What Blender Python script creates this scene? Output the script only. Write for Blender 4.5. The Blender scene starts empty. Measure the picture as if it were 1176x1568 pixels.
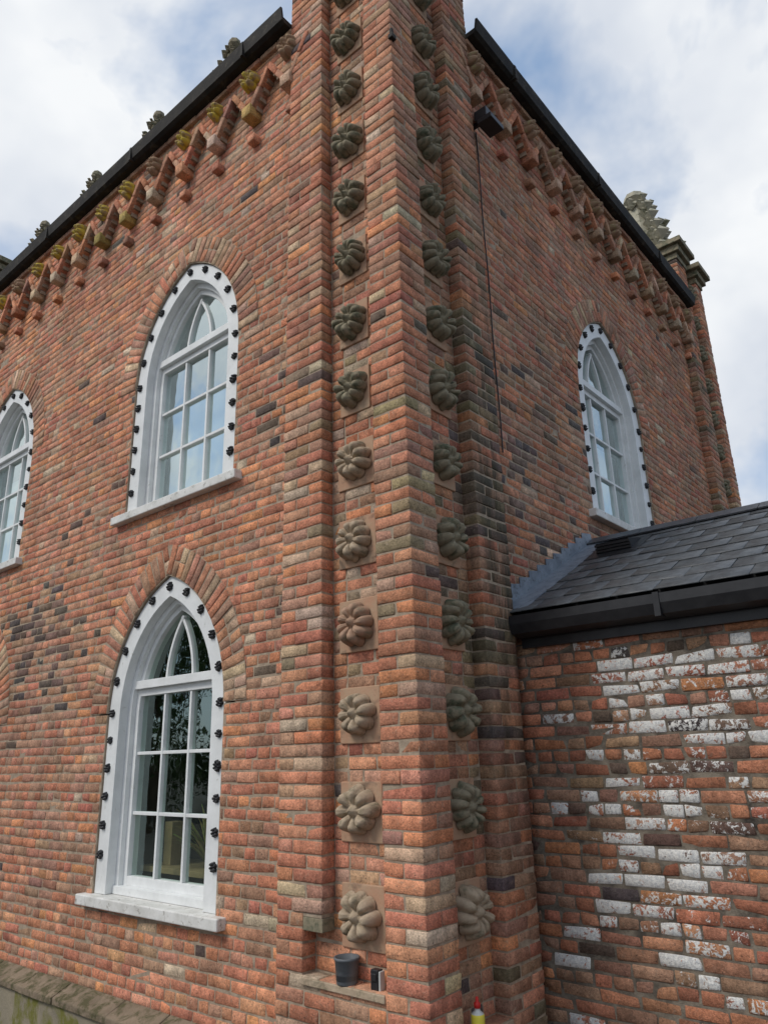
import bpy, math, random
import numpy as np
from mathutils import Vector, Matrix
random.seed(11); rng=np.random.default_rng(7)
scene=bpy.context.scene
GZ=-2.0; CH=0.074; L_END=-8.57; R_END=7.6

# ------------------------------------------------------------------ helpers
def new_mat(name):
    m=bpy.data.materials.new(name); m.use_nodes=True
    nt=m.node_tree; nt.nodes.clear()
    out=nt.nodes.new('ShaderNodeOutputMaterial'); b=nt.nodes.new('ShaderNodeBsdfPrincipled')
    nt.links.new(b.outputs[0],out.inputs[0])
    return m,nt,b,out
def N(nt,t,**kw):
    n=nt.nodes.new(t)
    for k,v in kw.items(): setattr(n,k,v)
    return n
def noise(nt,co,scale,detail=4,rough=.6,dist=0.):
    n=N(nt,'ShaderNodeTexNoise'); n.inputs['Scale'].default_value=scale; n.inputs['Detail'].default_value=min(detail,4)
    n.inputs['Roughness'].default_value=rough; n.inputs['Distortion'].default_value=dist
    nt.links.new(co,n.inputs['Vector']); return n.outputs['Fac']
def mrange(nt,v,a,b,c,d):
    n=N(nt,'ShaderNodeMapRange'); nt.links.new(v,n.inputs[0])
    for i,x in enumerate((a,b,c,d)): n.inputs[i+1].default_value=x
    return n.outputs[0]
def mix(nt,fac,A,B,mode='MIX'):
    n=N(nt,'ShaderNodeMix',data_type='RGBA',blend_type=mode)
    for s,v in ((0,fac),(6,A),(7,B)):
        if isinstance(v,(int,float)): n.inputs[s].default_value=v
        elif isinstance(v,tuple): n.inputs[s].default_value=(*v,1) if len(v)==3 else v
        else: nt.links.new(v,n.inputs[s])
    return n.outputs[2]
def math_(nt,op,a,b=None):
    n=N(nt,'ShaderNodeMath',operation=op)
    for i,v in enumerate((a,b)):
        if v is None: continue
        if isinstance(v,(int,float)): n.inputs[i].default_value=v
        else: nt.links.new(v,n.inputs[i])
    return n.outputs[0]
def bump(nt,b,h,strength,dist):
    n=N(nt,'ShaderNodeBump'); n.inputs['Strength'].default_value=strength; n.inputs['Distance'].default_value=dist
    nt.links.new(h,n.inputs['Height']); nt.links.new(n.outputs[0],b.inputs['Normal'])
def coords(nt,scale=None):
    tc=N(nt,'ShaderNodeTexCoord'); o=tc.outputs['Object']
    if scale:
        mp=N(nt,'ShaderNodeMapping'); mp.inputs['Scale'].default_value=scale
        nt.links.new(o,mp.inputs[0]); return mp.outputs[0]
    return o
MORTAR=(.44,.34,.25)
def mat_brick(name='brick',smear=.5,mort=MORTAR,lo=.565,grime=True):
    m,nt,b,_=new_mat(name)
    co=coords(nt)
    at=N(nt,'ShaderNodeAttribute',attribute_name='bcol')
    n1=noise(nt,co,75,4,.8); n2=noise(nt,co,14,3,.6); n3=noise(nt,co,1.3,3,.6); st=noise(nt,coords(nt,(2.5,2.5,.5)),1.,3,.65)
    c=mix(nt,1.,at.outputs['Color'],mrange(nt,n1,.3,.7,.60,1.48),'MULTIPLY')
    c=mix(nt,1.,c,mrange(nt,n2,.3,.7,.72,1.32),'MULTIPLY')
    c=mix(nt,1.,c,mrange(nt,n3,.3,.7,.84,1.18),'MULTIPLY')
    c=mix(nt,1.,c,mrange(nt,st,.35,.62,.82,1.10),'MULTIPLY')
    sm=noise(nt,co,26,4,.85,.8)
    c=mix(nt,mrange(nt,sm,lo,lo+.13,0,smear),c,mort)
    sp=noise(nt,co,95,2,.6); c=mix(nt,mrange(nt,sp,.62,.70,0,.8),c,(.07,.045,.035))
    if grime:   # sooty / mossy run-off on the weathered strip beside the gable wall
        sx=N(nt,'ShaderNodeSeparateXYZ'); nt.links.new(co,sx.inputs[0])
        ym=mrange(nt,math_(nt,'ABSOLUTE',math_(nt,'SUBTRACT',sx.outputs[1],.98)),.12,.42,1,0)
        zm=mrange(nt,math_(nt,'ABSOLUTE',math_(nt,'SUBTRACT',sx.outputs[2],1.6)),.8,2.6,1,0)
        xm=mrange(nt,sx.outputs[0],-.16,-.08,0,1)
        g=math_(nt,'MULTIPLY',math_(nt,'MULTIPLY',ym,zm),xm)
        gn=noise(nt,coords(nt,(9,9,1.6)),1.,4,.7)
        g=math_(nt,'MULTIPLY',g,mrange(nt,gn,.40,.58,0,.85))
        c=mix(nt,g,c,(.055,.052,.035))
    pn=noise(nt,co,30,4,.75,.5)
    d=math_(nt,'SUBTRACT',math_(nt,'ADD',at.outputs['Alpha'],pn),1.0)
    pf=mrange(nt,d,0.0,.04,0,1)
    pc=mix(nt,mrange(nt,n1,.42,.62,0,1),(.80,.78,.73),(.50,.50,.50))
    c=mix(nt,pf,c,pc)
    nt.links.new(c,b.inputs['Base Color']); b.inputs['Roughness'].default_value=.9
    b.inputs['Specular IOR Level'].default_value=.25
    h=math_(nt,'ADD',math_(nt,'MULTIPLY',n1,.8),sm)
    bump(nt,b,h,1.,.008)
    return m
def mat_mottle(name,c1,c2,scale=12,rough=.9,c3=None,t3=(.55,.7),s3=5,bs=.6,bd=.004,bscale=60,spec=.3):
    m,nt,b,_=new_mat(name); co=coords(nt)
    c=mix(nt,mrange(nt,noise(nt,co,scale,4,.65),.32,.68,0,1),c1,c2)
    if c3: c=mix(nt,mrange(nt,noise(nt,co,s3,4,.7,.5),t3[0],t3[1],0,1),c,c3)
    nt.links.new(c,b.inputs['Base Color']); b.inputs['Roughness'].default_value=rough
    b.inputs['Specular IOR Level'].default_value=spec
    bump(nt,b,noise(nt,co,bscale,4,.7),bs,bd); return m
M={}
M['brick']=mat_brick()
M['brick_annex']=mat_brick('annex_brick',.5,(.22,.19,.15),grime=False)
M['mortar']=mat_mottle('mortar',(.26,.20,.145),(.45,.36,.265),18,.95,(.12,.09,.07),(.58,.75),3,bs=1.,bd=.005,bscale=90)
M['mortar_d']=mat_mottle('annex_mortar',(.09,.075,.06),(.26,.22,.17),12,.95,(.04,.035,.03),(.52,.7),4,bs=1.,bd=.006,bscale=70)
M['stone']=mat_mottle('carved_stone',(.36,.275,.19),(.48,.38,.27),14,.92,(.20,.17,.11),(.50,.68),12,bs=.9,bd=.005,bscale=70)
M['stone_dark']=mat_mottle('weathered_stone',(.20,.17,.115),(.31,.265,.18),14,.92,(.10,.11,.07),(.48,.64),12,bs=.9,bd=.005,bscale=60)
M['stone_pale']=mat_mottle('pinnacle_stone',(.33,.31,.24),(.43,.40,.31),10,.92,(.17,.17,.11),(.5,.66),7,bs=.9,bd=.01,bscale=30)
M['stone_red']=mat_mottle('terracotta_stone',(.42,.27,.185),(.34,.215,.145),12,.9,(.22,.18,.12),(.52,.68),12,bs=.8,bd=.004,bscale=70)
M['stone_lichen']=mat_mottle('lichen_stone',(.36,.26,.13),(.28,.20,.12),18,.95,(.55,.42,.06),(.42,.56),12,bs=.9,bd=.005,bscale=60)
M['stone_brown']=mat_mottle('brown_stone',(.38,.25,.16),(.28,.185,.125),18,.95,(.34,.29,.15),(.52,.68),12,bs=.9,bd=.005,bscale=60)
M['plate']=mat_mottle('backing_terracotta',(.44,.25,.16),(.42,.30,.20),9,.92,(.17,.12,.085),(.54,.70),6,bs=.7,bd=.004)
M['white']=mat_mottle('white_paint',(.78,.79,.78),(.66,.67,.66),6,.5,(.42,.42,.38),(.64,.78),14,bs=.2,bd=.002,bscale=30,spec=.5)
M['sillw']=mat_mottle('sill_paint',(.74,.73,.70),(.55,.54,.50),8,.6,(.28,.26,.22),(.58,.70),22,bs=.4,bd=.003,bscale=50)
M['black']=mat_mottle('black_metal',(.012,.012,.014),(.025,.025,.027),10,.4,bs=.1,bd=.001,spec=.4)
M['blackmatt']=mat_mottle('dark_board',(.012,.011,.010),(.03,.026,.022),6,.8,(.07,.06,.045),(.56,.72),12,bs=.6,bd=.006,bscale=30)
M['lead']=mat_mottle('lead',(.12,.145,.18),(.23,.265,.31),9,.5,(.06,.07,.08),(.56,.7),16,bs=.4,bd=.003,bscale=25,spec=.5)
M['plinth']=mat_mottle('plinth_render',(.20,.175,.13),(.29,.25,.18),4,.95,(.15,.145,.035),(.46,.58),3.2,bs=.8,bd=.006,bscale=45)
M['plinth_top']=mat_mottle('plinth_coping',(.17,.13,.09),(.26,.20,.14),6,.95,(.09,.08,.04),(.46,.60),9,bs=1.,bd=.01,bscale=30)
M['ground']=mat_mottle('gravel_ground',(.07,.065,.06),(.12,.11,.10),30,.95,(.04,.05,.025),(.55,.65),.6,bs=1.,bd=.02,bscale=60)
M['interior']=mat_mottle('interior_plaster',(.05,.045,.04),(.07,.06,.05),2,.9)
M['blind']=mat_mottle('window_blind',(.75,.78,.77),(.66,.70,.70),2,.8,bs=.1)
M['bark']=mat_mottle('bark',(.06,.045,.03),(.12,.09,.06),8,.95)
M['leaf']=mat_mottle('leaves',(.03,.06,.015),(.08,.13,.03),1.5,.7)
M['plant']=mat_mottle('house_plant',(.18,.30,.05),(.45,.25,.10),12,.5)
M['tan']=mat_mottle('wicker',(.45,.32,.16),(.36,.26,.13),20,.8)
M['grey']=mat_mottle('grey_plastic',(.10,.11,.12),(.14,.15,.16),15,.5)
M['red']=mat_mottle('red_plastic',(.55,.02,.02),(.5,.03,.02),5,.35,bs=0.05)
M['yellow']=mat_mottle('yellow_label',(.70,.60,.05),(.75,.65,.1),5,.5,bs=0.05)
M['clearw']=mat_mottle('milky_plastic',(.6,.62,.6),(.5,.52,.5),5,.3,bs=0.05)
def mat_slate():
    m,nt,b,_=new_mat('slate'); co=coords(nt)
    at=N(nt,'ShaderNodeAttribute',attribute_name='bcol')
    c=mix(nt,1.,at.outputs['Color'],mrange(nt,noise(nt,co,20,4,.7),.3,.7,.65,1.35),'MULTIPLY')
    nt.links.new(c,b.inputs['Base Color']); b.inputs['Roughness'].default_value=.42
    bump(nt,b,noise(nt,coords(nt,(1,1,2)),30,4,.65),.5,.004); return m
M['slate']=mat_slate()
def mat_glass(fac,gc,tcx):
    m,nt,b,out=new_mat('window_glass'); co=coords(nt)
    nt.nodes.remove(b)
    g=N(nt,'ShaderNodeBsdfGlossy'); g.inputs['Roughness'].default_value=.02; g.inputs['Color'].default_value=gc
    t=N(nt,'ShaderNodeBsdfTransparent'); t.inputs[0].default_value=tcx
    bp=N(nt,'ShaderNodeBump'); bp.inputs['Strength'].default_value=.3; bp.inputs['Distance'].default_value=.015
    nt.links.new(noise(nt,co,3.0,2,.5),bp.inputs['Height']); nt.links.new(bp.outputs[0],g.inputs['Normal'])
    mx=N(nt,'ShaderNodeMixShader'); mx.inputs[0].default_value=fac
    nt.links.new(t.outputs[0],mx.inputs[1]); nt.links.new(g.outputs[0],mx.inputs[2]); nt.links.new(mx.outputs[0],out.inputs[0])
    return m
M['glass_hi']=mat_glass(.60,(.88,.99,.98,1),(.9,.97,.95,1)); M['glass_lo']=mat_glass(.27,(.80,.95,.88,1),(.8,.9,.85,1))

def empty(name,parent=None):
    o=bpy.data.objects.new(name,None); scene.collection.objects.link(o)
    if parent: o.parent=parent
    return o
def mesh_obj(name,V,F,mat,parent=None,smooth=False):
    me=bpy.data.meshes.new(name); me.from_pydata([tuple(v) for v in V],[],F)
    o=bpy.data.objects.new(name,me); scene.collection.objects.link(o)
    if mat is not None: me.materials.append(mat)
    if smooth: me.polygons.foreach_set('use_smooth',[True]*len(me.polygons))
    if parent: o.parent=parent
    return o
class MB:
    """accumulates simple polygons into a mesh"""
    def __init__(s): s.V=[];s.F=[]
    def add(s,V,F):
        n=len(s.V); s.V+= [tuple(v) for v in V]; s.F+=[tuple(i+n for i in f) for f in F]
    def box(s,x0,x1,y0,y1,z0,z1):
        V=[(x,y,z) for x in (x0,x1) for y in (y0,y1) for z in (z0,z1)]
        s.add(V,[(0,1,3,2),(4,6,7,5),(0,4,5,1),(2,3,7,6),(0,2,6,4),(1,5,7,3)])
    def obj(s,name,mat,parent=None,bevel=0,smooth=False):
        o=mesh_obj(name,s.V,s.F,mat,parent,smooth)
        if bevel:
            b=o.modifiers.new('b','BEVEL'); b.width=bevel; b.segments=2; b.limit_method='ANGLE'
        return o
# ---- chamfered brick batch
_key={}; _tv=[]
for a in range(3):
    for s in (-1,1):
        o=[i for i in range(3) if i!=a]
        for s1 in (-1,1):
            for s2 in (-1,1):
                sg=[0,0,0]; sg[a]=s; sg[o[0]]=s1; sg[o[1]]=s2
                _key[(a,tuple(sg))]=len(_tv); _tv.append((a,tuple(sg)))
def _fix(f):
    P=[]
    for i in f:
        a,sg=_tv[i]; p=np.array(sg)*.9; p[a]=sg[a]; P.append(p)
    nrm=np.cross(P[1]-P[0],P[2]-P[0]); c=sum(P)/len(P)
    return tuple(f) if nrm@c>0 else tuple(reversed(f))
_q=[];_t=[]
for a in range(3):
    o=[i for i in range(3) if i!=a]
    for s in (-1,1):
        f=[]
        for s1,s2 in ((-1,-1),(1,-1),(1,1),(-1,1)):
            sg=[0,0,0]; sg[a]=s; sg[o[0]]=s1; sg[o[1]]=s2; f.append(_key[(a,tuple(sg))])
        _q.append(_fix(f))
for a in range(3):
    for b in range(a+1,3):
        c=3-a-b
        for sa in (-1,1):
            for sb in (-1,1):
                def sgn(sc):
                    sg=[0,0,0]; sg[a]=sa; sg[b]=sb; sg[c]=sc; return tuple(sg)
                _q.append(_fix([_key[(a,sgn(-1))],_key[(a,sgn(1))],_key[(b,sgn(1))],_key[(b,sgn(-1))]]))
for sx in (-1,1):
    for sy in (-1,1):
        for sz in (-1,1):
            sg=(sx,sy,sz); _t.append(_fix([_key[(0,sg)],_key[(1,sg)],_key[(2,sg)]]))
SG=np.array([t[1] for t in _tv],float); AX=np.zeros((24,3)); 
for i,t in enumerate(_tv): AX[i,t[0]]=1
CORN=np.array([((sg[0]>0)*4+(sg[1]>0)*2+(sg[2]>0)) for _,sg in _tv])
class Bricks:
    def __init__(s): s.c=[];s.h=[];s.col=[];s.ax=[]
    def box(s,x0,x1,y0,y1,z0,z1,col,ax=None):
        s.c.append(((x0+x1)/2,(y0+y1)/2,(z0+z1)/2)); s.h.append((abs(x1-x0)/2,abs(y1-y0)/2,abs(z1-z0)/2))
        s.col.append(col if len(col)==4 else (*col,0.)); s.ax.append(ax if ax is not None else np.eye(3))
    def rot(s,c,h,ax,col):
        s.c.append(c); s.h.append(h); s.ax.append(ax); s.col.append(col if len(col)==4 else (*col,0.))
    def obj(s,name,mat,parent,cham=.0025,jit=.0013,chip=.003):
        n=len(s.c); c=np.array(s.c,float); h=np.array(s.h,float); A=np.array(s.ax,float); col=np.array(s.col,float)
        inset=(1-AX)[None]*cham
        chips=np.minimum(rng.exponential(chip,(n,8)),.020)[:,CORN]
        loc=SG[None]*(h[:,None,:]-inset) - SG[None]*(chips[:,:,None]*(1-AX)[None]*.8+chips[:,:,None]*AX[None]*.15)
        loc=loc+rng.normal(0,jit,(n,8,3))[:,CORN,:]
        W=np.einsum('nvk,nkj->nvj',loc,A)+c[:,None,:]
        V=W.reshape(-1,3)
        off=(np.arange(n)*24)
        Q=(np.array(_q)[None]+off[:,None,None]).reshape(-1,4); T=(np.array(_t)[None]+off[:,None,None]).reshape(-1,3)
        me=bpy.data.meshes.new(name)
        me.vertices.add(len(V)); me.vertices.foreach_set('co',V.ravel().astype(np.float32))
        loops=np.concatenate([Q.ravel(),T.ravel()]).astype(np.int32)
        me.loops.add(len(loops)); me.loops.foreach_set('vertex_index',loops)
        me.polygons.add(len(Q)+len(T))
        ls=np.concatenate([np.arange(len(Q))*4,len(Q)*4+np.arange(len(T))*3]).astype(np.int32)
        me.polygons.foreach_set('loop_start',ls)
        me.update(calc_edges=True); me.validate()
        at=me.attributes.new('bcol','FLOAT_COLOR','POINT')
        at.data.foreach_set('color',np.repeat(col,24,axis=0).ravel().astype(np.float32))
        me.materials.append(mat)
        o=bpy.data.objects.new(name,me); scene.collection.objects.link(o); o.parent=parent
        return o
# ---- palettes
REDS=[(.55,.235,.135),(.53,.215,.12),(.50,.205,.12),(.46,.185,.11),(.57,.27,.155),(.52,.23,.14),(.44,.175,.11),(.59,.245,.12),(.50,.235,.15)]
DARKS=[(.13,.095,.08),(.17,.115,.09),(.20,.125,.095),(.11,.09,.085)]
PALE=[(.54,.37,.25),(.52,.35,.23),(.49,.38,.27)]
BROWN=[(.41,.23,.15),(.38,.21,.135),(.43,.25,.16),(.35,.20,.135),(.43,.215,.135)]
MOSS=[(.30,.23,.14),(.26,.20,.13),(.33,.245,.14)]
def g2(u,z,u0,z0,su,sz): return math.exp(-((u-u0)/su)**2-((z-z0)/sz)**2)
def jc(c,k=.08,m=1.):
    f=m*(1+random.gauss(0,k)); return (max(.02,c[0]*f),max(.02,c[1]*f*(1+random.gauss(0,.05))),max(.02,c[2]*f))
def pal_left(u,z):
    pd=.004+.60*g2(u,z,-4.75,1.0,.75,.5)+.22*g2(u,z,-1.3,2.1,.2,.8)+.06*g2(u,z,-4,2.2,.8,.3)+.03*g2(u,z,-1.4,-1,.4,.8)
    pb=.14+.42*g2(u,z,-4.6,0.,1.5,1.6)+.10*(z>3.8)
    r=random.random()
    if r<pd: return jc(random.choice(DARKS),.1,.85)
    if r<pd+pb: return jc(random.choice(BROWN))
    if random.random()<.03: return jc(random.choice(PALE))
    return jc(random.choice(REDS))
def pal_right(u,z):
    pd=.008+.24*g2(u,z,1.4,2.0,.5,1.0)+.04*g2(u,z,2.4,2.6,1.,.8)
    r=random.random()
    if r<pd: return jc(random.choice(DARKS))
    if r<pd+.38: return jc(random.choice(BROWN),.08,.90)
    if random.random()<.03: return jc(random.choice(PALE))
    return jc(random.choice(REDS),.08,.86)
def pal_pier(u,z):
    r=random.random()
    if r<.012: return jc(random.choice(DARKS))
    if r<.13: return jc(random.choice(PALE))
    if r<.30+.16*(z>2.6): return jc(random.choice(BROWN))
    if r<.30+.12*g2(0,z,0,1.4,1,.9) : return jc(random.choice(MOSS))
    return jc(random.choice(REDS))
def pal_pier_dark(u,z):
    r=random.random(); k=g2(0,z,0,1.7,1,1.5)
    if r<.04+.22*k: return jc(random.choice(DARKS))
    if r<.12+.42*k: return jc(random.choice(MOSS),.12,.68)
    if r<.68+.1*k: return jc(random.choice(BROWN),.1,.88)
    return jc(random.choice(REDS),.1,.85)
blobs=[(1.0,.45,.5,.25),(1.45,.15,.35,.22),(.9,-.15,.25,.35),(.75,.02,.2,.25),(1.2,-.35,.3,.4),(.75,-.9,.35,.28),(.42,-.35,.25,.3),(1.5,-1.1,.3,.3),(.1,.35,.2,.15),(1.0,-.8,.15,.3)]
def pal_annex(u,z):
    w=sum(g2(u,z,*b) for b in blobs)+.07
    r=random.random()
    if r<.07: c=jc(random.choice(DARKS),.2,.7)
    elif r<.42: c=jc(random.choice(BROWN),.14,.76)
    else: c=jc(random.choice(REDS),.14,.76)
    p=0.
    if random.random()<min(.75,w*.58): p=random.uniform(.38,.64)
    return (*c,p)
def subtract(iv,holes):
    out=[iv]
    for (a,b) in holes:
        o2=[]
        for (p,q) in out:
            if b<=p or a>=q: o2.append((p,q)); continue
            if a>p: o2.append((p,a))
            if b<q: o2.append((b,q))
        out=o2
    return out
def wall(B,Mo,plane,face,u0,u1,z0,z1,holes,pal,depth=.11,mort=.0045,core=.22,ph=0):
    """plane 'L' : faces -Y at y=face (u=x);  'R' : faces +X at x=face (u=y)"""
    k0=math.floor(z0/CH+1e-6); k1=math.ceil(z1/CH-1e-6)
    for k in range(k0,k1):
        za=max(z0,k*CH); zb=min(z1,(k+1)*CH)
        if zb-za<.02: continue
        hl=holes(.5*(za+zb)) if holes else []
        header=((k+ph)%4==0)
        st=.116 if header else .2325
        off=(k%2)*st/2+(k*37%11)*.009
        for (p,q) in subtract((u0,u1),hl):
            if q-p<.01: continue
            if plane=='L': Mo.box(p,q,face+mort,face+core,za,zb)
            else: Mo.box(face-core,face-mort,p,q,za,zb)
            i=math.floor((p-off)/st); a=p
            while a<q-.005:
                b=min(q,(i+1)*st+off+random.gauss(0,.005)); i+=1
                if b-a<.01: a=max(a,b); continue
                if (not header) and b-a>.2 and random.random()<.14:
                    parts=[(a,(a+b)/2),((a+b)/2,b)]
                else: parts=[(a,b)]
                for (pa,pb) in parts:
                    if pb-pa<.035: continue
                    f=face+random.gauss(0,.0011)
                    ja=random.uniform(.0025,.0052); jb=random.uniform(.0025,.0052)
                    dz=random.gauss(0,.0012)+.0020*math.sin(pa*2.3+k*.5); zz0=za+random.uniform(.0032,.0062)+dz; zz1=zb-random.uniform(.0032,.0062)+dz
                    col=pal((pa+pb)/2,za)
                    if plane=='L': B.box(pa+ja,pb-jb,f,f+depth,zz0,zz1,col)
                    else: B.box(f-depth,f,pa+ja,pb-jb,zz0,zz1,col)
                a=b
# ---- pointed arch
HW=.75; RISE=1.02; AR=(HW*HW+RISE*RISE)/(2*HW)
def arch_half(dz,off=0.,hw=HW,R=AR):
    r=R+off; v=r*r-dz*dz
    if v<=0: return -1
    return math.sqrt(v)-(R-hw)
def win_holes(wins):
    def f(z):
        out=[]
        for (c,zb,zs) in wins:
            if z<zb: continue
            if z<zs: out.append((c-HW,c+HW))
            else:
                h=arch_half(z-zs,.12)
                if h>0: out.append((c-h,c+h))
        return out
    return f
def P3(plane,face,u,d,z):
    """u along wall, d = distance outward from face"""
    return (u,face-d,z) if plane=='L' else (face+d,u,z)
def v3(plane,e): return np.array([e[0],0,e[1]]) if plane=='L' else np.array([0,e[0],e[1]])
def nrmv(plane): return np.array([0,-1,0.]) if plane=='L' else np.array([1.,0,0])
def basis(plane): return np.array([v3(plane,(1,0)),v3(plane,(0,1)),nrmv(plane)])
def arch_ring(B,Mo,plane,face,c,zs,pal,thick=.245):
    th_a=math.acos(-(AR-HW)/(AR+.5*thick))
    A=[];Bp=[]
    for t in np.linspace(math.pi,math.acos(-(AR-HW)/(AR+thick)),16):
        A.append((c+(AR-HW)+(AR+thick)*math.cos(t),zs+(AR+thick)*math.sin(t)))
    for t in np.linspace(math.pi,math.acos(-(AR-HW)/(AR)),16):
        Bp.append((c+(AR-HW)+(AR)*math.cos(t),zs+(AR)*math.sin(t)))
    ribbon(Mo,plane,face,A,Bp,-.1,.0032)
    ribbon(Mo,plane,face,[(2*c-a,z) for a,z in A],[(2*c-a,z) for a,z in Bp],-.1,.0028)
    for side in (-1,1):
        ln=(AR+thick/2)*(math.pi-th_a); n=int(round(ln/.079))
        for i in range(n):
            t=math.pi-(i+.5)/n*(math.pi-th_a)
            r=AR+thick/2+.002
            du=(AR-HW)+r*math.cos(t); dzz=r*math.sin(t)
            u=c+(du if side<0 else -du); z=zs+dzz
            er=np.array([math.cos(t)*(1 if side<0 else -1),math.sin(t)])
            et=np.array([-er[1],er[0]])
            A=np.array([v3(plane,er),v3(plane,et),nrmv(plane)])
            dd=.008+random.uniform(0,.004)
            if random.random()<.35:
                for s2 in (-1,1):
                    cc=np.array(P3(plane,face,u+er[0]*s2*thick/4,dd-.05,z+er[1]*s2*thick/4))
                    B.rot(cc,(thick/4-.004,.033,.05),A,pal(u,z))
            else:
                B.rot(np.array(P3(plane,face,u,dd-.05,z)),(thick/2-.003,.033,.05),A,pal(u,z))
def arch_path(c,zb,zs,hw,R,n=14):
    cx=AR-HW
    r=hw+cx; ta=math.acos(-cx/r)
    pts=[(c-hw,zb)]
    for i in range(n+1):
        t=math.pi-(math.pi-ta)*i/n; pts.append((c+cx+r*math.cos(t),zs+r*math.sin(t)))
    for i in range(n-1,-1,-1):
        t=math.pi-(math.pi-ta)*i/n; pts.append((c-cx-r*math.cos(t),zs+r*math.sin(t)))
    pts.append((c+hw,zb)); return pts
def ribbon(mb,plane,face,A,Bp,d0,d1):
    n=len(A); V=[];F=[]
    for i in range(n):
        V+=[P3(plane,face,A[i][0],d0,A[i][1]),P3(plane,face,A[i][0],d1,A[i][1]),P3(plane,face,Bp[i][0],d1,Bp[i][1]),P3(plane,face,Bp[i][0],d0,Bp[i][1])]
    for i in range(n-1):
        for k in range(4):
            a=i*4+k; b=i*4+(k+1)%4; F.append((a,b,b+4,a+4))
    F.append((0,3,2,1)); m=(n-1)*4; F.append((m,m+1,m+2,m+3))
    mb.add(V,F)
def strip_path(pts,w):
    A=[];B=[]
    for i,(x,z) in enumerate(pts):
        x0,z0=pts[max(0,i-1)]; x1,z1=pts[min(len(pts)-1,i+1)]
        dx,dz=x1-x0,z1-z0; l=math.hypot(dx,dz) or 1; nx,nz=-dz/l,dx/l
        A.append((x+nx*w/2,z+nz*w/2)); B.append((x-nx*w/2,z-nz*w/2))
    return A,B
def pbox(mb,plane,face,u0,u1,d0,d1,z0,z1):
    a=P3(plane,face,u0,d0,z0); b=P3(plane,face,u1,d1,z1)
    mb.box(min(a[0],b[0]),max(a[0],b[0]),min(a[1],b[1]),max(a[1],b[1]),z0,z1)

# ---- carved flower mesh (polar grid), axis +Z local
def flower_mesh(name,seed,R=.132,H=.105,pet=9,mat=None,sub=8):
    rr=random.Random(seed); nr,na=16,pet*sub
    V=[];F=[]
    amp=[1+rr.uniform(-.12,.10) for _ in range(pet)]; hz=[1+rr.uniform(-.22,.14) for _ in range(pet)]
    tw=rr.uniform(-.3,.3)
    for i in range(nr+1):
        t=i/nr
        for j in range(na):
            a=2*math.pi*j/na; k=(a*pet/(2*math.pi))%1.; pi_=int(a*pet/(2*math.pi)+1e-6)%pet
            lobe=math.sin(math.pi*k)**.55 if 0<k<1 else 0
            r=R*t
            if t>.3: r=R*t*(1-.24*(1-lobe)*((t-.3)/.7))*(1+(amp[pi_]-1)*t*lobe)
            if t<.2: z=H*(.62+.28*math.cos(t/.2*math.pi/2))
            else:
                s=(t-.2)/.8
                z=H*(.46+.56*math.sin(math.pi*min(1,s*1.05)**.9*.62))*(1-s**5)
                z*=(1-.75*(1-lobe)*min(1,s*3.)*(1-s*.25))*(1+(hz[pi_]-1)*lobe*s)
                z-=H*.07*math.exp(-((k-.5)/.07)**2)*math.sin(math.pi*min(1,s))
            z+=rr.uniform(-.002,.002)
            aa=a+tw*t
            V.append((r*math.cos(aa),r*math.sin(aa),max(z,-.01)))
    for i in range(nr):
        for j in range(na):
            a=i*na+j; b=i*na+(j+1)%na; F.append((a,b,b+na,a+na) if i>0 else (a,b+na,a+na))
    me=bpy.data.meshes.new(name); me.from_pydata(V,[],F); me.polygons.foreach_set('use_smooth',[True]*len(F))
    if mat: me.materials.append(mat)
    return me
def put(me,name,parent,loc,normal,spin=0,scale=1.,mat=None):
    o=bpy.data.objects.new(name,me); scene.collection.objects.link(o); o.parent=parent
    q=Vector(normal).to_track_quat('Z','Y')
    o.matrix_world=Matrix.Translation(loc)@q.to_matrix().to_4x4()@Matrix.Rotation(spin,4,'Z')@Matrix.Diagonal((scale,scale,scale,1))
    if mat:
        o.material_slots[0].link='OBJECT'; o.material_slots[0].material=mat
    return o
fl=[flower_mesh('carved_flower',i,pet=(8,9,10)[i%3],mat=M['stone']) for i in range(6)]
flb=[flower_mesh('eave_boss',20+i,R=.095,H=.10,pet=6,mat=M['stone_brown']) for i in range(3)]
ros=flower_mesh('casing_rosette',50,R=.036,H=.032,pet=6,mat=M['black'],sub=5)

# ================================================================= MAIN BUILDING
bld=empty('brick_building')
B=Bricks(); Mo=MB()
WL=[(-2.51,-.93,.38),(-2.51,2.06,3.31),(-6.06,2.06,3.31),(-6.06,-.93,.38)]
WR=[(3.54,2.00,3.25)]
EZ0=5.34; EZT=5.93
wall(B,Mo,'L',.10,L_END+1.05,-1.05,-1.55,EZT,win_holes(WL),pal_left)
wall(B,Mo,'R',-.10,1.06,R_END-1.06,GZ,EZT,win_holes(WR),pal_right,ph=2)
RING=REDS[:6]+BROWN+PALE[:2]
for (c,zb,zs) in WL: arch_ring(B,Mo,'L',.10,c,zs,lambda u,z:jc(random.choice(RING),.08))
for (c,zb,zs) in WR: arch_ring(B,Mo,'R',-.10,c,zs,lambda u,z:jc(random.choice(RING),.08,.88))

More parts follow.
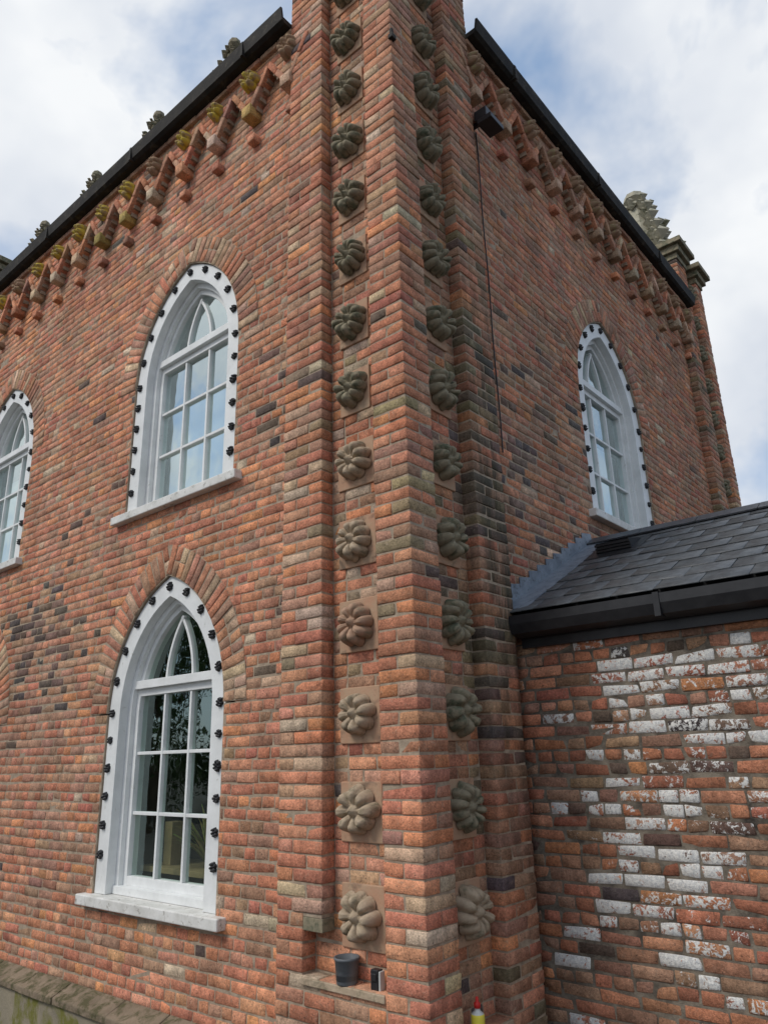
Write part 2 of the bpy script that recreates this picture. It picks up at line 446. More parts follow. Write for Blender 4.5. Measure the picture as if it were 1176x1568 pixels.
# corbelled eave arcade
def eave(plane,face,us,sgn,u_lo,u_hi,bandpal,step):
    FD=.085
    feet=[u for u in us if u_lo-.3<u<u_hi+.3]
    z_foot=EZ0+.04; z_ap=5.72
    def holes(z):
        out=[]
        if z>z_ap: return out
        t=max(0,(z-z_foot)/(z_ap-z_foot))
        for u in [feet[0]-step]+feet:
            a=u+.04+(step/2-.04)*t; b=u+step-.04-(step/2-.04)*t
            if b>a: out.append((a,b))
        return out
    wall(B,Mo,plane,(face-FD+.012 if plane=='L' else face+FD-.012),u_lo,u_hi,z_foot,EZT-.001,holes,bandpal,core=FD-.014,depth=FD-.02)
    nn=nrmv(plane)
    for u in feet:
        if not(u_lo<u<u_hi): continue
        B.rot(np.array(P3(plane,face,u,FD/2+.02,EZ0+.05)),(.058,.058,FD/2+.025),basis(plane),jc(random.choice(PALE+PALE+REDS[3:5]+[(.42,.31,.10)]),.1,1 if plane=='L' else .8))
        B.rot(np.array(P3(plane,face,u+.005,.0,5.13)),(.047,.034,.075),basis(plane),jc(random.choice(BROWN+REDS)))
        for s in (-1,1):
            p0=np.array([u+s*.035,z_foot+.05]); p1=np.array([u+s*(step/2-.008),z_ap+.035])
            d=p1-p0; l=np.linalg.norm(d); d/=l
            nrm=np.array([-d[1],d[0]])
            nb=2
            for i in range(nb):
                m=p0+d*l*(i+.5)/nb
                ax=np.array([v3(plane,d),v3(plane,nrm),nn])
                B.rot(np.array(P3(plane,face,m[0],FD/2+.004+random.uniform(0,.006),m[1])),(l/nb/2-.003,.027,FD/2+.014),ax,jc(random.choice(REDS[:4]+BROWN+PALE[:1])))
    a=u_lo
    while a<u_hi-.02:
        b=min(u_hi,a+.2325)
        q0=P3(plane,face,a+.004,-.02,EZT-.065); q1=P3(plane,face,b-.004,FD+.022+random.uniform(0,.004),EZT+.002)
        B.box(min(q0[0],q1[0]),max(q0[0],q1[0]),min(q0[1],q1[1]),max(q0[1],q1[1]),EZT-.055,EZT+.0,jc(random.choice(BROWN)))
        a=b
    for i,u in enumerate(feet):
        if u_lo<u<u_hi:
            mt=M['stone_lichen'] if (plane=='L' and (i%5 in (0,1,2) or random.random()<.4)) else M['stone_brown']
            put(flb[i%3],'eave_boss',bld,P3(plane,face,u+.01,FD-.012,5.745),tuple(nn),random.random()*6,random.uniform(.95,1.1),mt)
feetL=sorted([-1.61-.497*i+.497 for i in range(15)]); feetR=[1.66-.485+.485*i for i in range(13)]
eave('L',.10,feetL,-1,L_END+1.05,-1.06,pal_left,.497)
eave('R',-.10,feetR,1,1.07,R_END-1.06,pal_right,.485)
g=MB()
def gutter(mb,plane,face,u0,u1,z=5.935):
    pr=[(-.3,0),(.17,0),(.205,.02),(.225,.14),(.205,.143),(.19,.05),(.1,.05),(.0,.16),(-.3,.16)]
    V=[];n=len(pr)
    for u in (u0,u1):
        for d,h in pr: V.append(P3(plane,face,u,d,z+h))
    F=[(i,(i+1)%n,n+(i+1)%n,n+i) for i in range(n)]+[tuple(range(n)),tuple(range(2*n-1,n-1,-1))]
    mb.add(V,F)
gutter(g,'L',.10,L_END+.9,-1.072); gutter(g,'R',-.10,1.072,R_END-.95)
g.obj('gutter',M['blackmatt'],bld)
g=MB()
u=-1.6
while u>L_END+1: pbox(g,'L',.10,u,u+.03,.16,.228,5.928,6.082); u-=1.8
u=1.7
while u<R_END-1: pbox(g,'R',-.10,u,u+.03,.16,.228,5.928,6.082); u+=1.8
g.obj('gutter_joints',M['blackmatt'],bld)
rz=6.05; V=[(L_END+.2,.05,rz),(-.2,.05,rz),(-.2,R_END-.1,rz),(L_END+.2,R_END-.1,rz),(L_END+3.6,R_END/2,rz+.9),(-3.6,R_END/2,rz+.9)]
mesh_obj('main_roof',V,[(0,1,5,4),(1,2,5),(2,3,4,5),(3,0,4)],M['blackmatt'],bld)
bw=MB(); bw.box(L_END,L_END+.25,.3,R_END-.1,GZ,5.8); bw.box(L_END,-.1,R_END-.35,R_END-.1,GZ,5.8)
bw.obj('rear_walls',M['mortar'],bld)
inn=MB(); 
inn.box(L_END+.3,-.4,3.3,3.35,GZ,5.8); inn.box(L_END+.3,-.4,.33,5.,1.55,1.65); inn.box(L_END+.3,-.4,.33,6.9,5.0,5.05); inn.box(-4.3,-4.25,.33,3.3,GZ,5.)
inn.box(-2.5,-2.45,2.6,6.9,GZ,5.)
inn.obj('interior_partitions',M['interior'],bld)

# piers ---------------------------------------------------------------
CW=.265; C1=.71; C2=1.075
def pier(cx,cy,sx,sy,ztop,zbot,name):
    def bx(a0,a1,b0,b1,z0,z1,col):
        x0,x1=sorted((cx+sx*a0,cx+sx*a1)); y0,y1=sorted((cy+sy*b0,cy+sy*b1)); B.box(x0,x1,y0,y1,z0,z1,col)
    def mbx(a0,a1,b0,b1,z0,z1):
        x0,x1=sorted((cx+sx*a0,cx+sx*a1)); y0,y1=sorted((cy+sy*b0,cy+sy*b1)); Mo.box(x0,x1,y0,y1,z0,z1)
    m=.0055; k0=math.floor(zbot/CH); k1=math.ceil(ztop/CH)
    ledgeA=-1.12; ledgeB=-1.34
    zb_=k0*CH; zt_=k1*CH
    mbx(m,CW-m,m,CW-m,zb_,zt_); 
    mbx(C1+m,C2-m,m,.3,-.83,zt_); mbx(m,.3,C1+m,C2-m,zb_,zt_)
    mbx(.86+m,C2-m,m,.3,-1.12,-.83); mbx(CW-m,C2-m,m,.3,zb_,-1.13)
    mbx(m,.3,CW-m,C1+m,zb_,ledgeB-.01)
    mbx(CW-.02,.9,.1055,.3,zb_,zt_); mbx(.1055,.3,CW-.02,C1+.02,zb_,zt_)
    for k in range(k0,k1):
        z0=k*CH+.0042+random.gauss(0,.0008); z1=(k+1)*CH-.0042+random.gauss(0,.0008); z=k*CH; od=k%2
        r=lambda: random.gauss(0,.0017)
        if od:
            bx(0+r(),CW+r(),0+r(),.128,z0,z1,pal_pier(0,z)); bx(0+r(),CW+r(),.136,CW+r(),z0,z1,pal_pier(0,z))
        else:
            bx(0+r(),.128,0+r(),CW+r(),z0,z1,pal_pier(0,z)); bx(.136,CW+r(),0+r(),CW+r(),z0,z1,pal_pier(0,z))
        if z>-.84: lo,hi=C1,C2
        elif z>ledgeA: lo,hi=.86,C2
        else: lo,hi=CW+.004,C2
        w=hi-lo
        if w>.5:
            pcs=[]; st=.2325; a=lo; b=a+(.116 if od else st)
            while a<hi-.02:
                b=min(b,hi); pcs.append((a,b)); a=b; b=a+st
        elif w<.25: pcs=[(lo,hi)] if od else [(lo,(lo+hi)/2),((lo+hi)/2,hi)]
        else:
            s=.235 if od else .125; pcs=[(lo,lo+s),(lo+s,hi)]
        for (p,q) in pcs: bx(p+(.0 if p==lo else .004)+r(),q-.004+r(),0+r(),.13,z0,z1,pal_pier(0,z))
        s=.235 if od else .125
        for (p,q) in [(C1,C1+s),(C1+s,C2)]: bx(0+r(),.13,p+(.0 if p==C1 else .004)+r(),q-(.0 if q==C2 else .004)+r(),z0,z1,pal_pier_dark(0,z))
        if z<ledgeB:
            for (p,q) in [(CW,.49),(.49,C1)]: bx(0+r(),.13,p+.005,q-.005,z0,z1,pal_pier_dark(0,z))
        if z>=ledgeA-.05:
            o=.0 if od else .1
            cuts=[CW]+[c for c in (CW+.116+o,CW+.33) if c<C1-.04]+[C1 if z>-.84 else .86]
            for p,q in zip(cuts[:-1],cuts[1:]): bx(p+.005,q-.005,.10+r(),.2,z0,z1,pal_pier(0,z))
        if z>=ledgeB-.05:
            o=.0 if od else .1
            cuts=[CW]+[c for c in (CW+.116+o,CW+.33) if c<C1-.04]+[C1]
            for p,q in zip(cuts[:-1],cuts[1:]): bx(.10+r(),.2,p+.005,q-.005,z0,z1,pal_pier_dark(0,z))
    for (a0,a1,b0,b1,zt) in ((CW+.003,.855,-.012,.11,ledgeA),(-.012,.11,CW+.003,C1-.003,ledgeB)):
        x0,x1=sorted((cx+sx*a0,cx+sx*a1)); y0,y1=sorted((cy+sy*b0,cy+sy*b1))
        sl=MB(); sl.box(x0,x1,y0,y1,zt-.035,zt); sl.obj(name+'_ledge',M['stone'],bld,bevel=.004)
    sl=MB(); x0,x1=sorted((cx+sx*C1,cx+sx*.865)); y0,y1=sorted((cy+sy*.004,cy+sy*.13)); sl.box(x0+.002,x1,y0,y1,-.90,-.832); sl.obj(name+'_dark_block',M['stone_dark'],bld,bevel=.005)  # dark block where the strip's foot is cut back
    pl=MB()
    zf=-.286-.518
    while zf<ztop-.15:
        dk=zf>2.2
        for side in (0,1):
            hs=.155 if zf<1.8 else .13
            if side==0:
                a0,a1,b0,b1=.49-hs,.49+hs,.088,.12; loc=(cx+sx*.490,cy+sy*.080,zf); nv=(0,-sy,0)
            else:
                a0,a1,b0,b1=.088,.12,.485-.13,.485+.13; loc=(cx+sx*.080,cy+sy*.485,zf); nv=(-sx,0,0)
            x0,x1=sorted((cx+sx*a0,cx+sx*a1)); y0,y1=sorted((cy+sy*b0,cy+sy*b1)); pl.box(x0,x1,y0,y1,zf-.165,zf+.15)
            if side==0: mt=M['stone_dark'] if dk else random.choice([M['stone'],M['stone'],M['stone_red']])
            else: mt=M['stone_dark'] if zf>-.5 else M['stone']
            put(fl[random.randrange(6)],'carved_flower',bld,loc,nv,random.random()*6,random.uniform(.98,1.08),mt)
        zf+=.518
    pl.obj(name+'_flower_plates',M['plate'],bld,bevel=.006)
    cp=MB()
    for (a0,a1,b0,b1) in ((-.07,CW+.07,-.07,CW+.07),(C1-.07,C2+.07,-.07,.3),(-.07,.3,C1-.07,C2+.07)):
        for e,h0,h1 in ((0,0,.10),(-.04,.10,.18),(.05,-.09,-.0)):
            x0,x1=sorted((cx+sx*(a0+e),cx+sx*(a1-e))); y0,y1=sorted((cy+sy*(b0+e),cy+sy*(b1-e)))
            if h0==.10: x0-=.02;x1+=.02;y0-=.02;y1+=.02
            cp.box(x0,x1,y0,y1,zt_+h0,zt_+h1)
        xm=(cx+sx*(a0+a1)/2); ym=cy+sy*(b0+b1)/2; w=(a1-a0)/2-.02; d=(b1-b0)/2-.02
        cp.add([(xm-w,ym-d,zt_+.18),(xm+w,ym-d,zt_+.18),(xm+w,ym+d,zt_+.18),(xm-w,ym+d,zt_+.18),(xm,ym,zt_+.42)],[(0,1,4),(1,2,4),(2,3,4),(3,0,4)])
    cp.obj(name+'_cap',M['stone_dark'],bld,bevel=.008)
pier(0,0,-1,1,6.75,GZ,'corner_pier')
pier(0,R_END,-1,-1,6.75,GZ,'far_pier')
pier(L_END,0,1,1,6.75,GZ,'west_pier')
B.obj('brickwork',M['brick'],bld)
Mo.obj('mortar_bed',M['mortar'],bld)

# crocketed pinnacles
def pinnacle(name,x,y,z0,h,r,mat,seed=0):
    rr_=random.Random(seed)
    mb=MB(); n=8
    rings=[(0,r*1.15),(.06*h,r*1.15),(.08*h,r*.9),(.12*h,r*.9),(.15*h,r*1.0),(.9*h,r*.22),(.94*h,r*.36),(1.0*h,r*.3),(1.05*h,.01)]
    V=[];F=[]
    for (hh,rr) in rings:
        for k in range(n): V.append((x+rr*math.cos(k*math.tau/n+.39),y+rr*math.sin(k*math.tau/n+.39),z0+hh))
    for i in range(len(rings)-1):
        for k in range(n): F.append((i*n+k,i*n+(k+1)%n,(i+1)*n+(k+1)%n,(i+1)*n+k))
    mb.add(V,F)
    for j in range(5):
        t=.20+.155*j; rr=r*(1-(t-.15)/.75*.78)
        for k in range(8):
            if k%2 and j%2: continue
            a=k*math.pi/4+math.pi/4; q0=1. if k%2==0 else .7
            cx,cy,cz=x+(rr+r*.06)*math.cos(a),y+(rr+r*.06)*math.sin(a),z0+t*h
            s=r*.30*q0*(1-.35*t)
            for (ox,oy,oz,q) in ((0,0,0,1),(math.cos(a)*s*.8,math.sin(a)*s*.8,s*.6,.85),(math.cos(a)*s*.5,math.sin(a)*s*.5,-s*.7,.8)):
                e=s*q*rr_.uniform(.85,1.15); c0=(cx+ox,cy+oy,cz+oz)
                V=[(c0[0]+e,c0[1],c0[2]),(c0[0]-e,c0[1],c0[2]),(c0[0],c0[1]+e,c0[2]),(c0[0],c0[1]-e,c0[2]),(c0[0],c0[1],c0[2]+e),(c0[0],c0[1],c0[2]-e)]
                mb.add(V,[(0,2,4),(2,1,4),(1,3,4),(3,0,4),(2,0,5),(1,2,5),(3,1,5),(0,3,5)])
    return mb.obj(name,mat,bld)
for i,x in enumerate((-2.33,-3.7,-5.07,-6.44)): pinnacle('parapet_pinnacle',x,.35,6.18,.95,.20,M['stone_dark'],i)
pinnacle('turret_pinnacle',-.62,R_END-.50,6.95,1.6,.50,M['stone_pale'],9)
tp=MB(); tp.box(-.98,-.26,R_END-.86,R_END-.14,6.05,6.85); tp.box(-1.04,-.20,R_END-.92,R_END-.08,6.85,6.96); tp.obj('turret_base',M['stone_pale'],bld,bevel=.01)

# windows ---------------------------------------------------------------
def window(plane,face,c,zb,zs,gl,name,upper):
    w=MB()
    op=arch_path(c,zb,zs,HW-.004,AR); ip=arch_path(c,zb,zs,HW-.155,AR); ip2=arch_path(c,zb,zs,HW-.20,AR); ip3=arch_path(c,zb+.0,zs,HW-.245,AR)
    ribbon(w,plane,face,op,ip,-.12,-.02)
    ribbon(w,plane,face,ip,ip2,-.22,-.095)
    ribbon(w,plane,face,ip2,ip3,-.22,-.135)
    hw=HW-.245
    d0,d1=-.20,-.145
    pbox(w,plane,face,c-HW+.16,c+HW-.16,-.215,-.075,zb,zb+.055)
    pbox(w,plane,face,c-hw-.01,c+hw+.01,-.21,-.137,zb+.055,zb+.12)
    zt=zs+.21
    pbox(w,plane,face,c-HW+.158,c+HW-.158,-.205,-.10,zt-.03,zt+.035)
    pbox(w,plane,face,c-hw-.01,c+hw+.01,-.20,-.137,zt-.085,zt-.03)
    zlo=zb+.12; zhi=zt-.085
    for i in (1,2):
        z=zlo+(zhi-zlo)*i/3; pbox(w,plane,face,c-hw,c+hw,d0,d1-.003,z-.012,z+.012)
    for s in (-1,1):
        u=c+s*hw/3; pbox(w,plane,face,u-.012,u+.012,d0,d1,zlo,zhi)
    cx=AR-HW; r=hw+cx
    for s in (-1,1):
        pts=[]
        for i in range(30):
            t=math.pi-i*.045
            du=-hw/3+ (cx+r*math.cos(t)+hw)*1.02; dz=r*math.sin(t)*.98
            hh=arch_half(zt-zs+dz,-.245)
            if hh<0 or du>hh: break
            pts.append((c+du*(1 if s<0 else -1),zt+dz))
        A,Bq=strip_path(pts,.026); ribbon(w,plane,face,A,Bq,d0,d1-(.004 if s>0 else 0))
    w.obj(name+'_casing',M['white'],bld,bevel=.003)
    s=MB(); pbox(s,plane,face,c-HW-.11,c+HW+.11,-.14,.07,zb-.075,zb-.002); s.obj(name+'_sill',M['sillw'],bld,bevel=.008)
    gp=arch_path(c,zb+.06,zs,hw+.02,AR); V=[P3(plane,face,u,-.175,z) for u,z in gp]
    mesh_obj(name+'_glass',V,[tuple(range(len(V)))],gl,bld)
    nv=tuple(nrmv(plane))
    mid=HW-.055; rp=mid+cx
    ta=math.acos(-cx/rp)
    z=zs+.0
    while z>zb+.12:
        for s in (-1,1): put(ros,'casing_rosette',bld,P3(plane,face,c+s*mid,-.022,z),nv,random.random()*6,random.uniform(.85,1.15))
        z-=.208
    n=5
    for i in range(1,n+1):
        t=math.pi-(math.pi-ta)*i/(n+.0)
        for s in ((-1,1) if i<n else (1,)):
            du=cx+rp*math.cos(t)
            put(ros,'casing_rosette',bld,P3(plane,face,c+(du if s<0 else -du),-.022,zs+rp*math.sin(t)-(.03 if i==n else 0)),nv,random.random()*6,1.05)
for (c,zb,zs) in WL: window('L',.10,c,zb,zs,M['glass_hi'] if zb>0 else M['glass_lo'],'window',zb>0)
for (c,zb,zs) in WR: window('R',-.10,c,zb,zs,M['glass_hi'],'gable_window',True)
bl=MB(); bl.box(-3.1,-1.9,.40,.41,2.0,3.1); bl.box(-6.7,-5.4,.4,.41,2.,3.3); bl.box(-.42,-.40,2.9,4.2,1.9,3.0)
bl.obj('window_blind',M['blind'],bld)
pm=MB()
for i in range(60):
    a=random.uniform(0,math.tau); el=random.uniform(.5,1.4); l=random.uniform(.3,.62); x,y,z=-2.45,.55,-.72; w=.022
    px=[]
    for t in (0,.35,.7,1.):
        r=l*t*math.cos(el)*(1+.5*t); h=l*t*math.sin(el)-.25*l*t*t*t
        ww=w*(1-t*.9); px.append((x+r*math.cos(a)-ww*math.sin(a),y+r*math.sin(a)*.5+ww*math.cos(a),z+h)); px.append((x+r*math.cos(a)+ww*math.sin(a),y+r*math.sin(a)*.5-ww*math.cos(a),z+h))
    pm.add(px,[(0,1,3,2),(2,3,5,4),(4,5,7,6)])
pm.obj('house_plant',M['plant'],bld)
tb=MB(); tb.box(-3.1,-2.0,.4,.85,-.80,-.76); tb.box(-2.95,-2.85,.5,.6,-.76,-.45); tb.obj('window_table',M['tan'],bld,bevel=.004)

# plinth
p=MB(); p.box(L_END+1.0,-1.62,-.03,.12,GZ-.3,-1.60); p.box(-1.62,-1.075,-.02,.12,GZ-.3,-1.63)
p.obj('plinth',M['plinth'],bld,bevel=.006)
p=MB(); x=L_END+1.0
while x<-1.62:
    x2=min(x+random.uniform(.5,.8),-1.60); dy=random.uniform(-.008,.008); dz=random.uniform(-.006,.006)
    V=[(x,-.055+dy,-1.60+dz),(x2-.006,-.055+dy,-1.60+dz),(x2-.006,.1,-1.535),(x,.1,-1.535),(x,-.055+dy,-1.65),(x2-.006,-.055+dy,-1.65),(x2-.006,.1,-1.65),(x,.1,-1.65)]
    p.add(V,[(0,1,2,3),(0,4,5,1),(1,5,6,2),(4,7,6,5),(3,2,6,7),(0,3,7,4)]); x=x2
p.obj('plinth_coping',M['plinth_top'],bld,bevel=.008)
sb=MB(); sb.box(-1.585,-1.08,-.07,.12,-1.63,-1.58); sb.obj('step_slab',M['stone'],bld,bevel=.006)

# cable & fittings
def tube(name,pts,r,mat,parent):
    cu=bpy.data.curves.new(name,'CURVE'); cu.dimensions='3D'; cu.bevel_depth=r; cu.bevel_resolution=2
    s=cu.splines.new('POLY'); s.points.add(len(pts)-1)
    for i,q in enumerate(pts): s.points[i].co=(*q,1)
    o=bpy.data.objects.new(name,cu); scene.collection.objects.link(o); cu.materials.append(mat); o.parent=parent; return o
tube('cable',[(-.093,1.27+.006*math.sin(i*1.3),5.1-i*.25) for i in range(13)],.005,M['black'],bld)
fx=MB(); fx.box(.02,.16,1.10,1.30,4.98,5.03); fx.box(-.09,.05,1.17,1.2,5.05,5.09); fx.box(-.02,.10,1.13,1.27,5.06,5.16)
fl_=fx.obj('floodlight',M['black'],None,bevel=.006)
fl2=MB(); fl2.box(-.01,.03,-.02,.03,4.93,4.97); fl2.box(-.004,.02,-.01,.012,4.97,5.03)
o=fl2.obj('cable_clip',M['blackmatt'],bld,bevel=.004)

# ================================================================= ANNEX
ann=empty('brick_annex')
B=Bricks(); Mo=MB(); AY=1.18
wall(B,Mo,'L',AY,-.08,5.2,GZ,.74,None,pal_annex,ph=1,mort=.006)
B.obj('annex_brickwork',M['brick_annex'],ann,cham=.004,jit=.0022,chip=.005); Mo.obj('annex_mortar',M['mortar_d'],ann)
aw=MB(); aw.box(5.0,5.2,AY+.2,4.,GZ,.75); aw.box(0,5.2,3.9,4.1,GZ,.75); aw.obj('annex_side_walls',M['mortar'],ann)
gm=MB(); x0,x1=.0,5.3
pr=[(1.10,.70),(1.02,.72),(1.0,.78),(1.0,.835),(1.015,.835),(1.02,.79),(1.09,.79),(1.10,.88),(1.19,.88),(1.19,.64),(1.145,.64),(1.145,.70)]
n=len(pr); V=[(x,y,z) for x in (x0,x1) for y,z in pr]
gm.add(V,[(i,(i+1)%n,n+(i+1)%n,n+i) for i in range(n)]+[tuple(range(n)),tuple(range(2*n-1,n-1,-1))])
for xx in (.95,1.9,3.9): gm.box(xx,xx+.035,.994,1.1,.705,.842)
gm.obj('annex_gutter',M['black'],ann)
S=Bricks(); y0,z0_,y1,z1_=1.03,.845,2.64,1.66
ln=math.hypot(y1-y0,z1_-z0_); ey=np.array([0,(y1-y0)/ln,(z1_-z0_)/ln]); ez=np.array([0,-ey[2],ey[1]]); ex=np.array([1.,0,0])
rows=9; ex_=ln/rows; tilt=.035
for r_ in range(rows+0):
    x=-.09+(r_%2)*-.13
    while x<5.3:
        x2=x+.26; xa=max(x,-.09)
        s=(r_+.5)*ex_+.06
        ctr=np.array([0,y0,z0_])+ey*s+ez*(.012+random.uniform(0,.002)); ctr[0]=(xa+x2)/2
        e2=ey*math.cos(tilt)-ez*math.sin(tilt); e3=ez*math.cos(tilt)+ey*math.sin(tilt)
        kk=random.uniform(.86,1.14)*1.5; S.rot(ctr,((x2-xa)/2-.0015,ex_/2+.06,.0045),np.array([ex,e2,e3]),(.050*kk,.054*kk,.058*kk))
        x=x2
so=S.obj('slate_roof',M['slate'],ann,cham=.0015,jit=.0006,chip=.0015)
rb=MB(); rb.add([(-.09,y0+.03,z0_-.02),(5.3,y0+.03,z0_-.02),(5.3,y1,z1_-.02),(-.09,y1,z1_-.02),(-.09,4.2,.86),(5.3,4.2,.86)],[(0,1,2,3),(3,2,5,4)])
rb.obj('roof_deck',M['blackmatt'],ann)
rt=MB()
for i in range(12):
    xa=-.09+i*.45; V=[(xa,2.52,1.645),(xa+.445,2.52,1.645),(xa+.445,2.64,1.715),(xa,2.64,1.715),(xa,2.76,1.645),(xa+.445,2.76,1.645)]
    rt.add(V,[(0,1,2,3),(3,2,5,4)])
ro=rt.obj('ridge_tiles',M['slate'],ann); 
sm=ro.modifiers.new('s','SOLIDIFY'); sm.thickness=.012
ca=ro.data.attributes.new('bcol','FLOAT_COLOR','POINT'); ca.data.foreach_set('color',[.07,.075,.085,1.]*len(ro.data.vertices))
lf=MB(); nst=11
for i in range(nst):
    t0=i/nst; t1=(i+1)/nst+.02
    ya=1.08+t0*(2.60-1.08); yb=1.08+t1*(2.60-1.08); za=z0_+(ya-y0)*(z1_-z0_)/(y1-y0)+.03; zb=z0_+(yb-y0)*(z1_-z0_)/(y1-y0)+.03
    top=za+.11; d=.004*(i%2)
    lf.add([(-.092+d,ya,za-.02),(-.086+d,yb,zb-.02),(-.088+d,yb,top+.045),(-.094+d,ya,top+.02)],[(0,1,2,3)])
    lf.add([(-.092+d,ya,za),(-.088+d,yb,zb),(.09,yb,zb-.004+d),(.09,ya,za-.008+d)],[(0,3,2,1)])
lo=lf.obj('lead_flashing',M['lead'],ann); sm=lo.modifiers.new('s','SOLIDIFY'); sm.thickness=.006
vm=MB()
def roofp(x,s,h):
    q=np.array([0,y0,z0_])+ey*s+ez*h; return (x,q[1],q[2])
xa,xb=.16,.42; s0,s1=1.28,1.56
vm.add([roofp(xa,s0,.02),roofp(xb,s0,.02),roofp(xb,s0,.10),roofp(xa,s0,.10),roofp(xa,s1,.025),roofp(xb,s1,.025)],[(0,1,2,3),(3,2,5,4),(0,3,4),(1,5,2)])
for i in range(3): 
    a=roofp(xa-.01,s0-.012,.03+.024*i); b=roofp(xb+.01,s0+.01,.038+.024*i)
    vm.box(a[0],b[0],min(a[1],b[1]),max(a[1],b[1]),min(a[2],b[2]),max(a[2],b[2]))
vm.add([roofp(xa-.08,s0-.14,.022),roofp(xb+.08,s0-.14,.022),roofp(xb+.08,s1+.05,.026),roofp(xa-.08,s1+.05,.026)],[(0,1,2,3)])
vm.obj('roof_vent',M['black'],ann)

# ================================================================= SMALL OBJECTS
def lathe(name,prof,loc,segs,n=28):
    V=[];F=[]
    for r,z in prof:
        for k in range(n): V.append((r*math.cos(k*math.tau/n),r*math.sin(k*math.tau/n),z))
    mi=[]
    for i in range(len(prof)-1):
        for k in range(n):
            F.append((i*n+k,i*n+(k+1)%n,(i+1)*n+(k+1)%n,(i+1)*n+k))
            mi.append(next((j for j,(a,b,m) in enumerate(segs) if a<=i<b),0))
    me=bpy.data.meshes.new(name); me.from_pydata(V,[],F)
    for a,b,m in segs: me.materials.append(m)
    me.polygons.foreach_set('material_index',mi); me.polygons.foreach_set('use_smooth',[True]*len(F))
    o=bpy.data.objects.new(name,me); scene.collection.objects.link(o); o.location=loc; return o
lathe('plastic_pot',[(.001,0),(.052,0),(.055,.004),(.064,.11),(.068,.112),(.068,.124),(.060,.124),(.058,.02),(.001,.018)],(-.56,.035,-1.118),[(0,9,M['grey'])])
lathe('cleaning_bottle',[(.001,0),(.030,0),(.033,.006),(.033,.03),(.0335,.031),(.0335,.110),(.033,.112),(.031,.118),(.014,.132),(.013,.142),(.016,.143),(.016,.165),(.009,.170),(.007,.19),(.001,.192)],(.045,.325,-1.338),[(0,4,M['clearw']),(4,7,M['yellow']),(7,9,M['clearw']),(9,15,M['red'])])
mc=MB(); mc.box(-.385,-.335,.02,.06,-1.118,-1.025); mc.box(-.378,-.342,.012,.02,-1.075,-1.04)
mo=mc.obj('doorbell_camera',M['black'],None,bevel=.008)
mw=MB(); mw.box(-.333,-.322,.022,.062,-1.118,-1.03); k=mw.obj('back_shell',M['clearw'],None,bevel=.004); k.parent=mo

# ================================================================= GROUND, TREES
gr=MB(); gr.add([(-300,-300,GZ),(300,-300,GZ),(300,300,GZ),(-300,300,GZ)],[(0,1,2,3)]); gr.obj('ground',M['ground'])
def leafcloud(r,V,F,mi,c,cr,n_,s=.11):
    for _ in range(n_):
        v=np.array([r.gauss(0,1) for _ in range(3)]); v*=cr*r.random()**.4/np.linalg.norm(v); q=np.array(c)+v
        e1=np.array([r.gauss(0,1) for _ in range(3)]); e1/=np.linalg.norm(e1); e2=np.cross(e1,[r.gauss(0,1) for _ in range(3)]); e2/=np.linalg.norm(e2)
        n=len(V); V.extend([tuple(q-e1*s),tuple(q+e2*s*.5),tuple(q+e1*s),tuple(q-e2*s*.5)]); F.append((n,n+1,n+2,n+3)); mi.append(1)
def tree(x,y,h,R,seed):
    r=random.Random(seed); V=[];F=[];mi=[]
    def limb(p,q,r0,r1):
        p=np.array(p);q=np.array(q); d=q-p; d/=np.linalg.norm(d); a=np.cross(d,[0,0,1.]) if abs(d[2])<.9 else np.array([1.,0,0]); a/=np.linalg.norm(a); b=np.cross(d,a)
        n=len(V)
        for (c,rr) in ((p,r0),(q,r1)):
            for k in range(7): V.append(tuple(c+rr*(math.cos(k*math.tau/7)*a+math.sin(k*math.tau/7)*b)))
        for k in range(7): F.append((n+k,n+(k+1)%7,n+7+(k+1)%7,n+7+k)); mi.append(0)
    limb((x,y,GZ-.1),(x+.1,y,GZ+h*.5),.26,.16); limb((x+.1,y,GZ+h*.5),(x,y,GZ+h*.85),.16,.04)
    cl=[]
    for i in range(26):
        a=r.uniform(0,math.tau); z=r.uniform(.32,.97); rad=R*(1-abs(z-.6)*1.3)*r.uniform(.35,1.)
        c=(x+rad*math.cos(a),y+rad*math.sin(a),GZ+h*z); cl.append((c,R*r.uniform(.25,.42)))
        limb((x,y,GZ+h*min(z*.75,.8)),c,.06,.02)
    for c,cr in cl: leafcloud(r,V,F,mi,c,cr,230)
    me=bpy.data.meshes.new('tree'); me.from_pydata(V,[],F); me.materials.append(M['bark']); me.materials.append(M['leaf']); me.polygons.foreach_set('material_index',mi)
    o=bpy.data.objects.new('tree',me); scene.collection.objects.link(o)
tree(-20,-11,7.5,2.8,1); tree(-15,-14,6.5,2.6,2); tree(-26,-12,9,3.5,3); tree(-23,-20,8,3.2,4); tree(-13,-20,7,3,5)
r=random.Random(9); V=[];F=[];mi=[]  # unseen hedge row, added to darken what the lower windows reflect
for i in range(60):
    t=i/59; c=(-30+20*t+r.uniform(-.2,.2),-8-14*t+r.uniform(-.2,.2),GZ+r.uniform(.5,1.9)); leafcloud(r,V,F,mi,c,r.uniform(.7,1.0),150,.13)
me=bpy.data.meshes.new('reflection_hedge'); me.from_pydata(V,[],F); me.materials.append(M['leaf']); o=bpy.data.objects.new('reflection_hedge',me); scene.collection.objects.link(o)

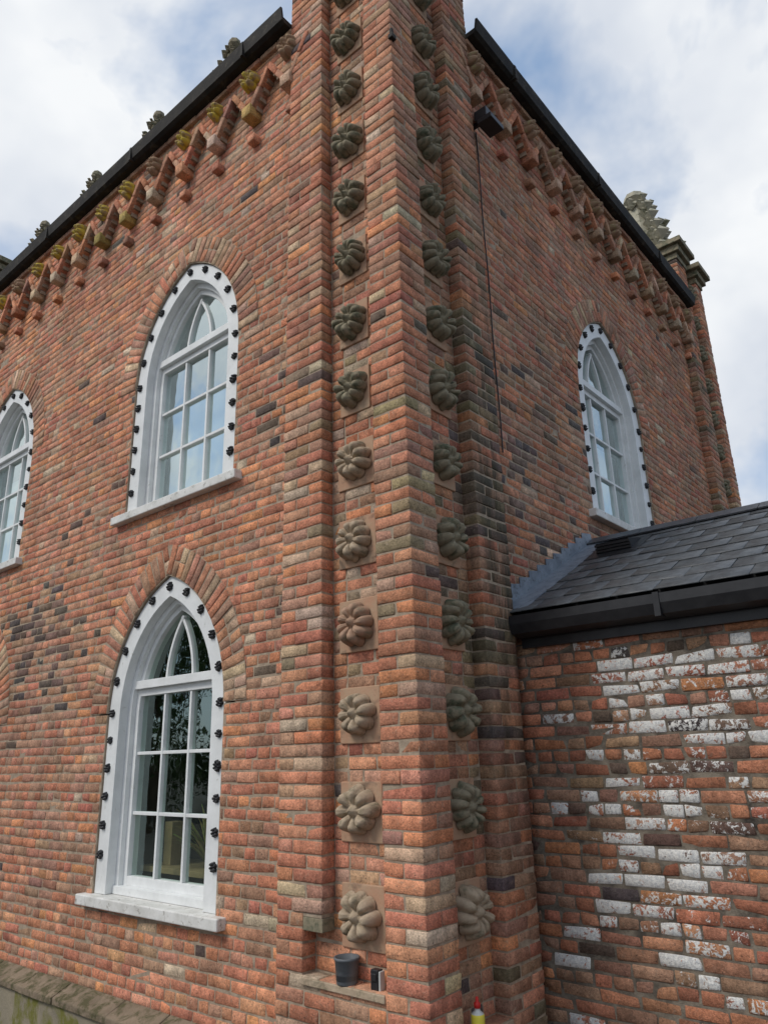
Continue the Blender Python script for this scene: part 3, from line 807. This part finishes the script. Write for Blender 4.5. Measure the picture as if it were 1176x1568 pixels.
# ================================================================= CAMERA
yaw,pitch,roll=0.69614,0.31917,-0.02865
f=np.array([-math.sin(yaw)*math.cos(pitch),math.cos(yaw)*math.cos(pitch),math.sin(pitch)])
r0=np.array([math.cos(yaw),math.sin(yaw),0.]); u0=np.cross(r0,f)
r=math.cos(roll)*r0+math.sin(roll)*u0; u=-math.sin(roll)*r0+math.cos(roll)*u0
cam=bpy.data.cameras.new('camera'); co=bpy.data.objects.new('camera',cam); scene.collection.objects.link(co)
mw_=Matrix(((r[0],u[0],-f[0],2.45078),(r[1],u[1],-f[1],-3.16128),(r[2],u[2],-f[2],0.),(0,0,0,1)))
co.matrix_world=mw_
cam.sensor_fit='VERTICAL'; cam.sensor_height=36; cam.lens=1126.63/1568*36; cam.clip_end=1500; cam.clip_start=.05
scene.camera=co

# ================================================================= LIGHT
sd=Vector((-.28,-.68,.78)).normalized()   # towards sun
el=math.asin(sd.z); az=math.atan2(sd.x,sd.y)
sun=bpy.data.lights.new('sun','SUN'); sun.energy=1.9; sun.angle=math.radians(20); sun.color=(1,.95,.88)
so_=bpy.data.objects.new('sun',sun); scene.collection.objects.link(so_); so_.rotation_euler=(-sd).to_track_quat('-Z','Y').to_euler()
w=bpy.data.worlds.new('World'); scene.world=w; w.use_nodes=True; nt=w.node_tree; nt.nodes.clear()
out=N(nt,'ShaderNodeOutputWorld'); bg=N(nt,'ShaderNodeBackground'); bg.inputs[1].default_value=.135
sky=N(nt,'ShaderNodeTexSky',sky_type='NISHITA'); sky.sun_disc=False; sky.sun_elevation=el; sky.sun_rotation=az
tc=N(nt,'ShaderNodeTexCoord'); mp=N(nt,'ShaderNodeMapping'); mp.inputs['Scale'].default_value=(1,1,1.3); mp.inputs['Location'].default_value=(.35,.2,.1)
nt.links.new(tc.outputs['Generated'],mp.inputs[0])
def wn(scale,detail,rough,dist):
    n=N(nt,'ShaderNodeTexNoise'); n.inputs['Scale'].default_value=scale; n.inputs['Detail'].default_value=detail
    n.inputs['Roughness'].default_value=rough; n.inputs['Distortion'].default_value=dist
    nt.links.new(mp.outputs[0],n.inputs['Vector']); return n.outputs['Fac']
n1=wn(2.3,6,.55,.2); n2=wn(2.1,5,.52,.15)
cloudc=mix(nt,mrange(nt,n2,.36,.62,0,1),(3.8,4.3,5.2),(6.9,7.05,7.2))
skyc=mix(nt,.55,sky.outputs[0],(2.2,3.6,5.8))
c=mix(nt,mrange(nt,n1,.39,.53,0,1),skyc,cloudc)
nt.links.new(c,bg.inputs[0]); nt.links.new(bg.outputs[0],out.inputs[0])
scene.view_settings.view_transform='Standard'; scene.view_settings.look='None'; scene.view_settings.exposure=0
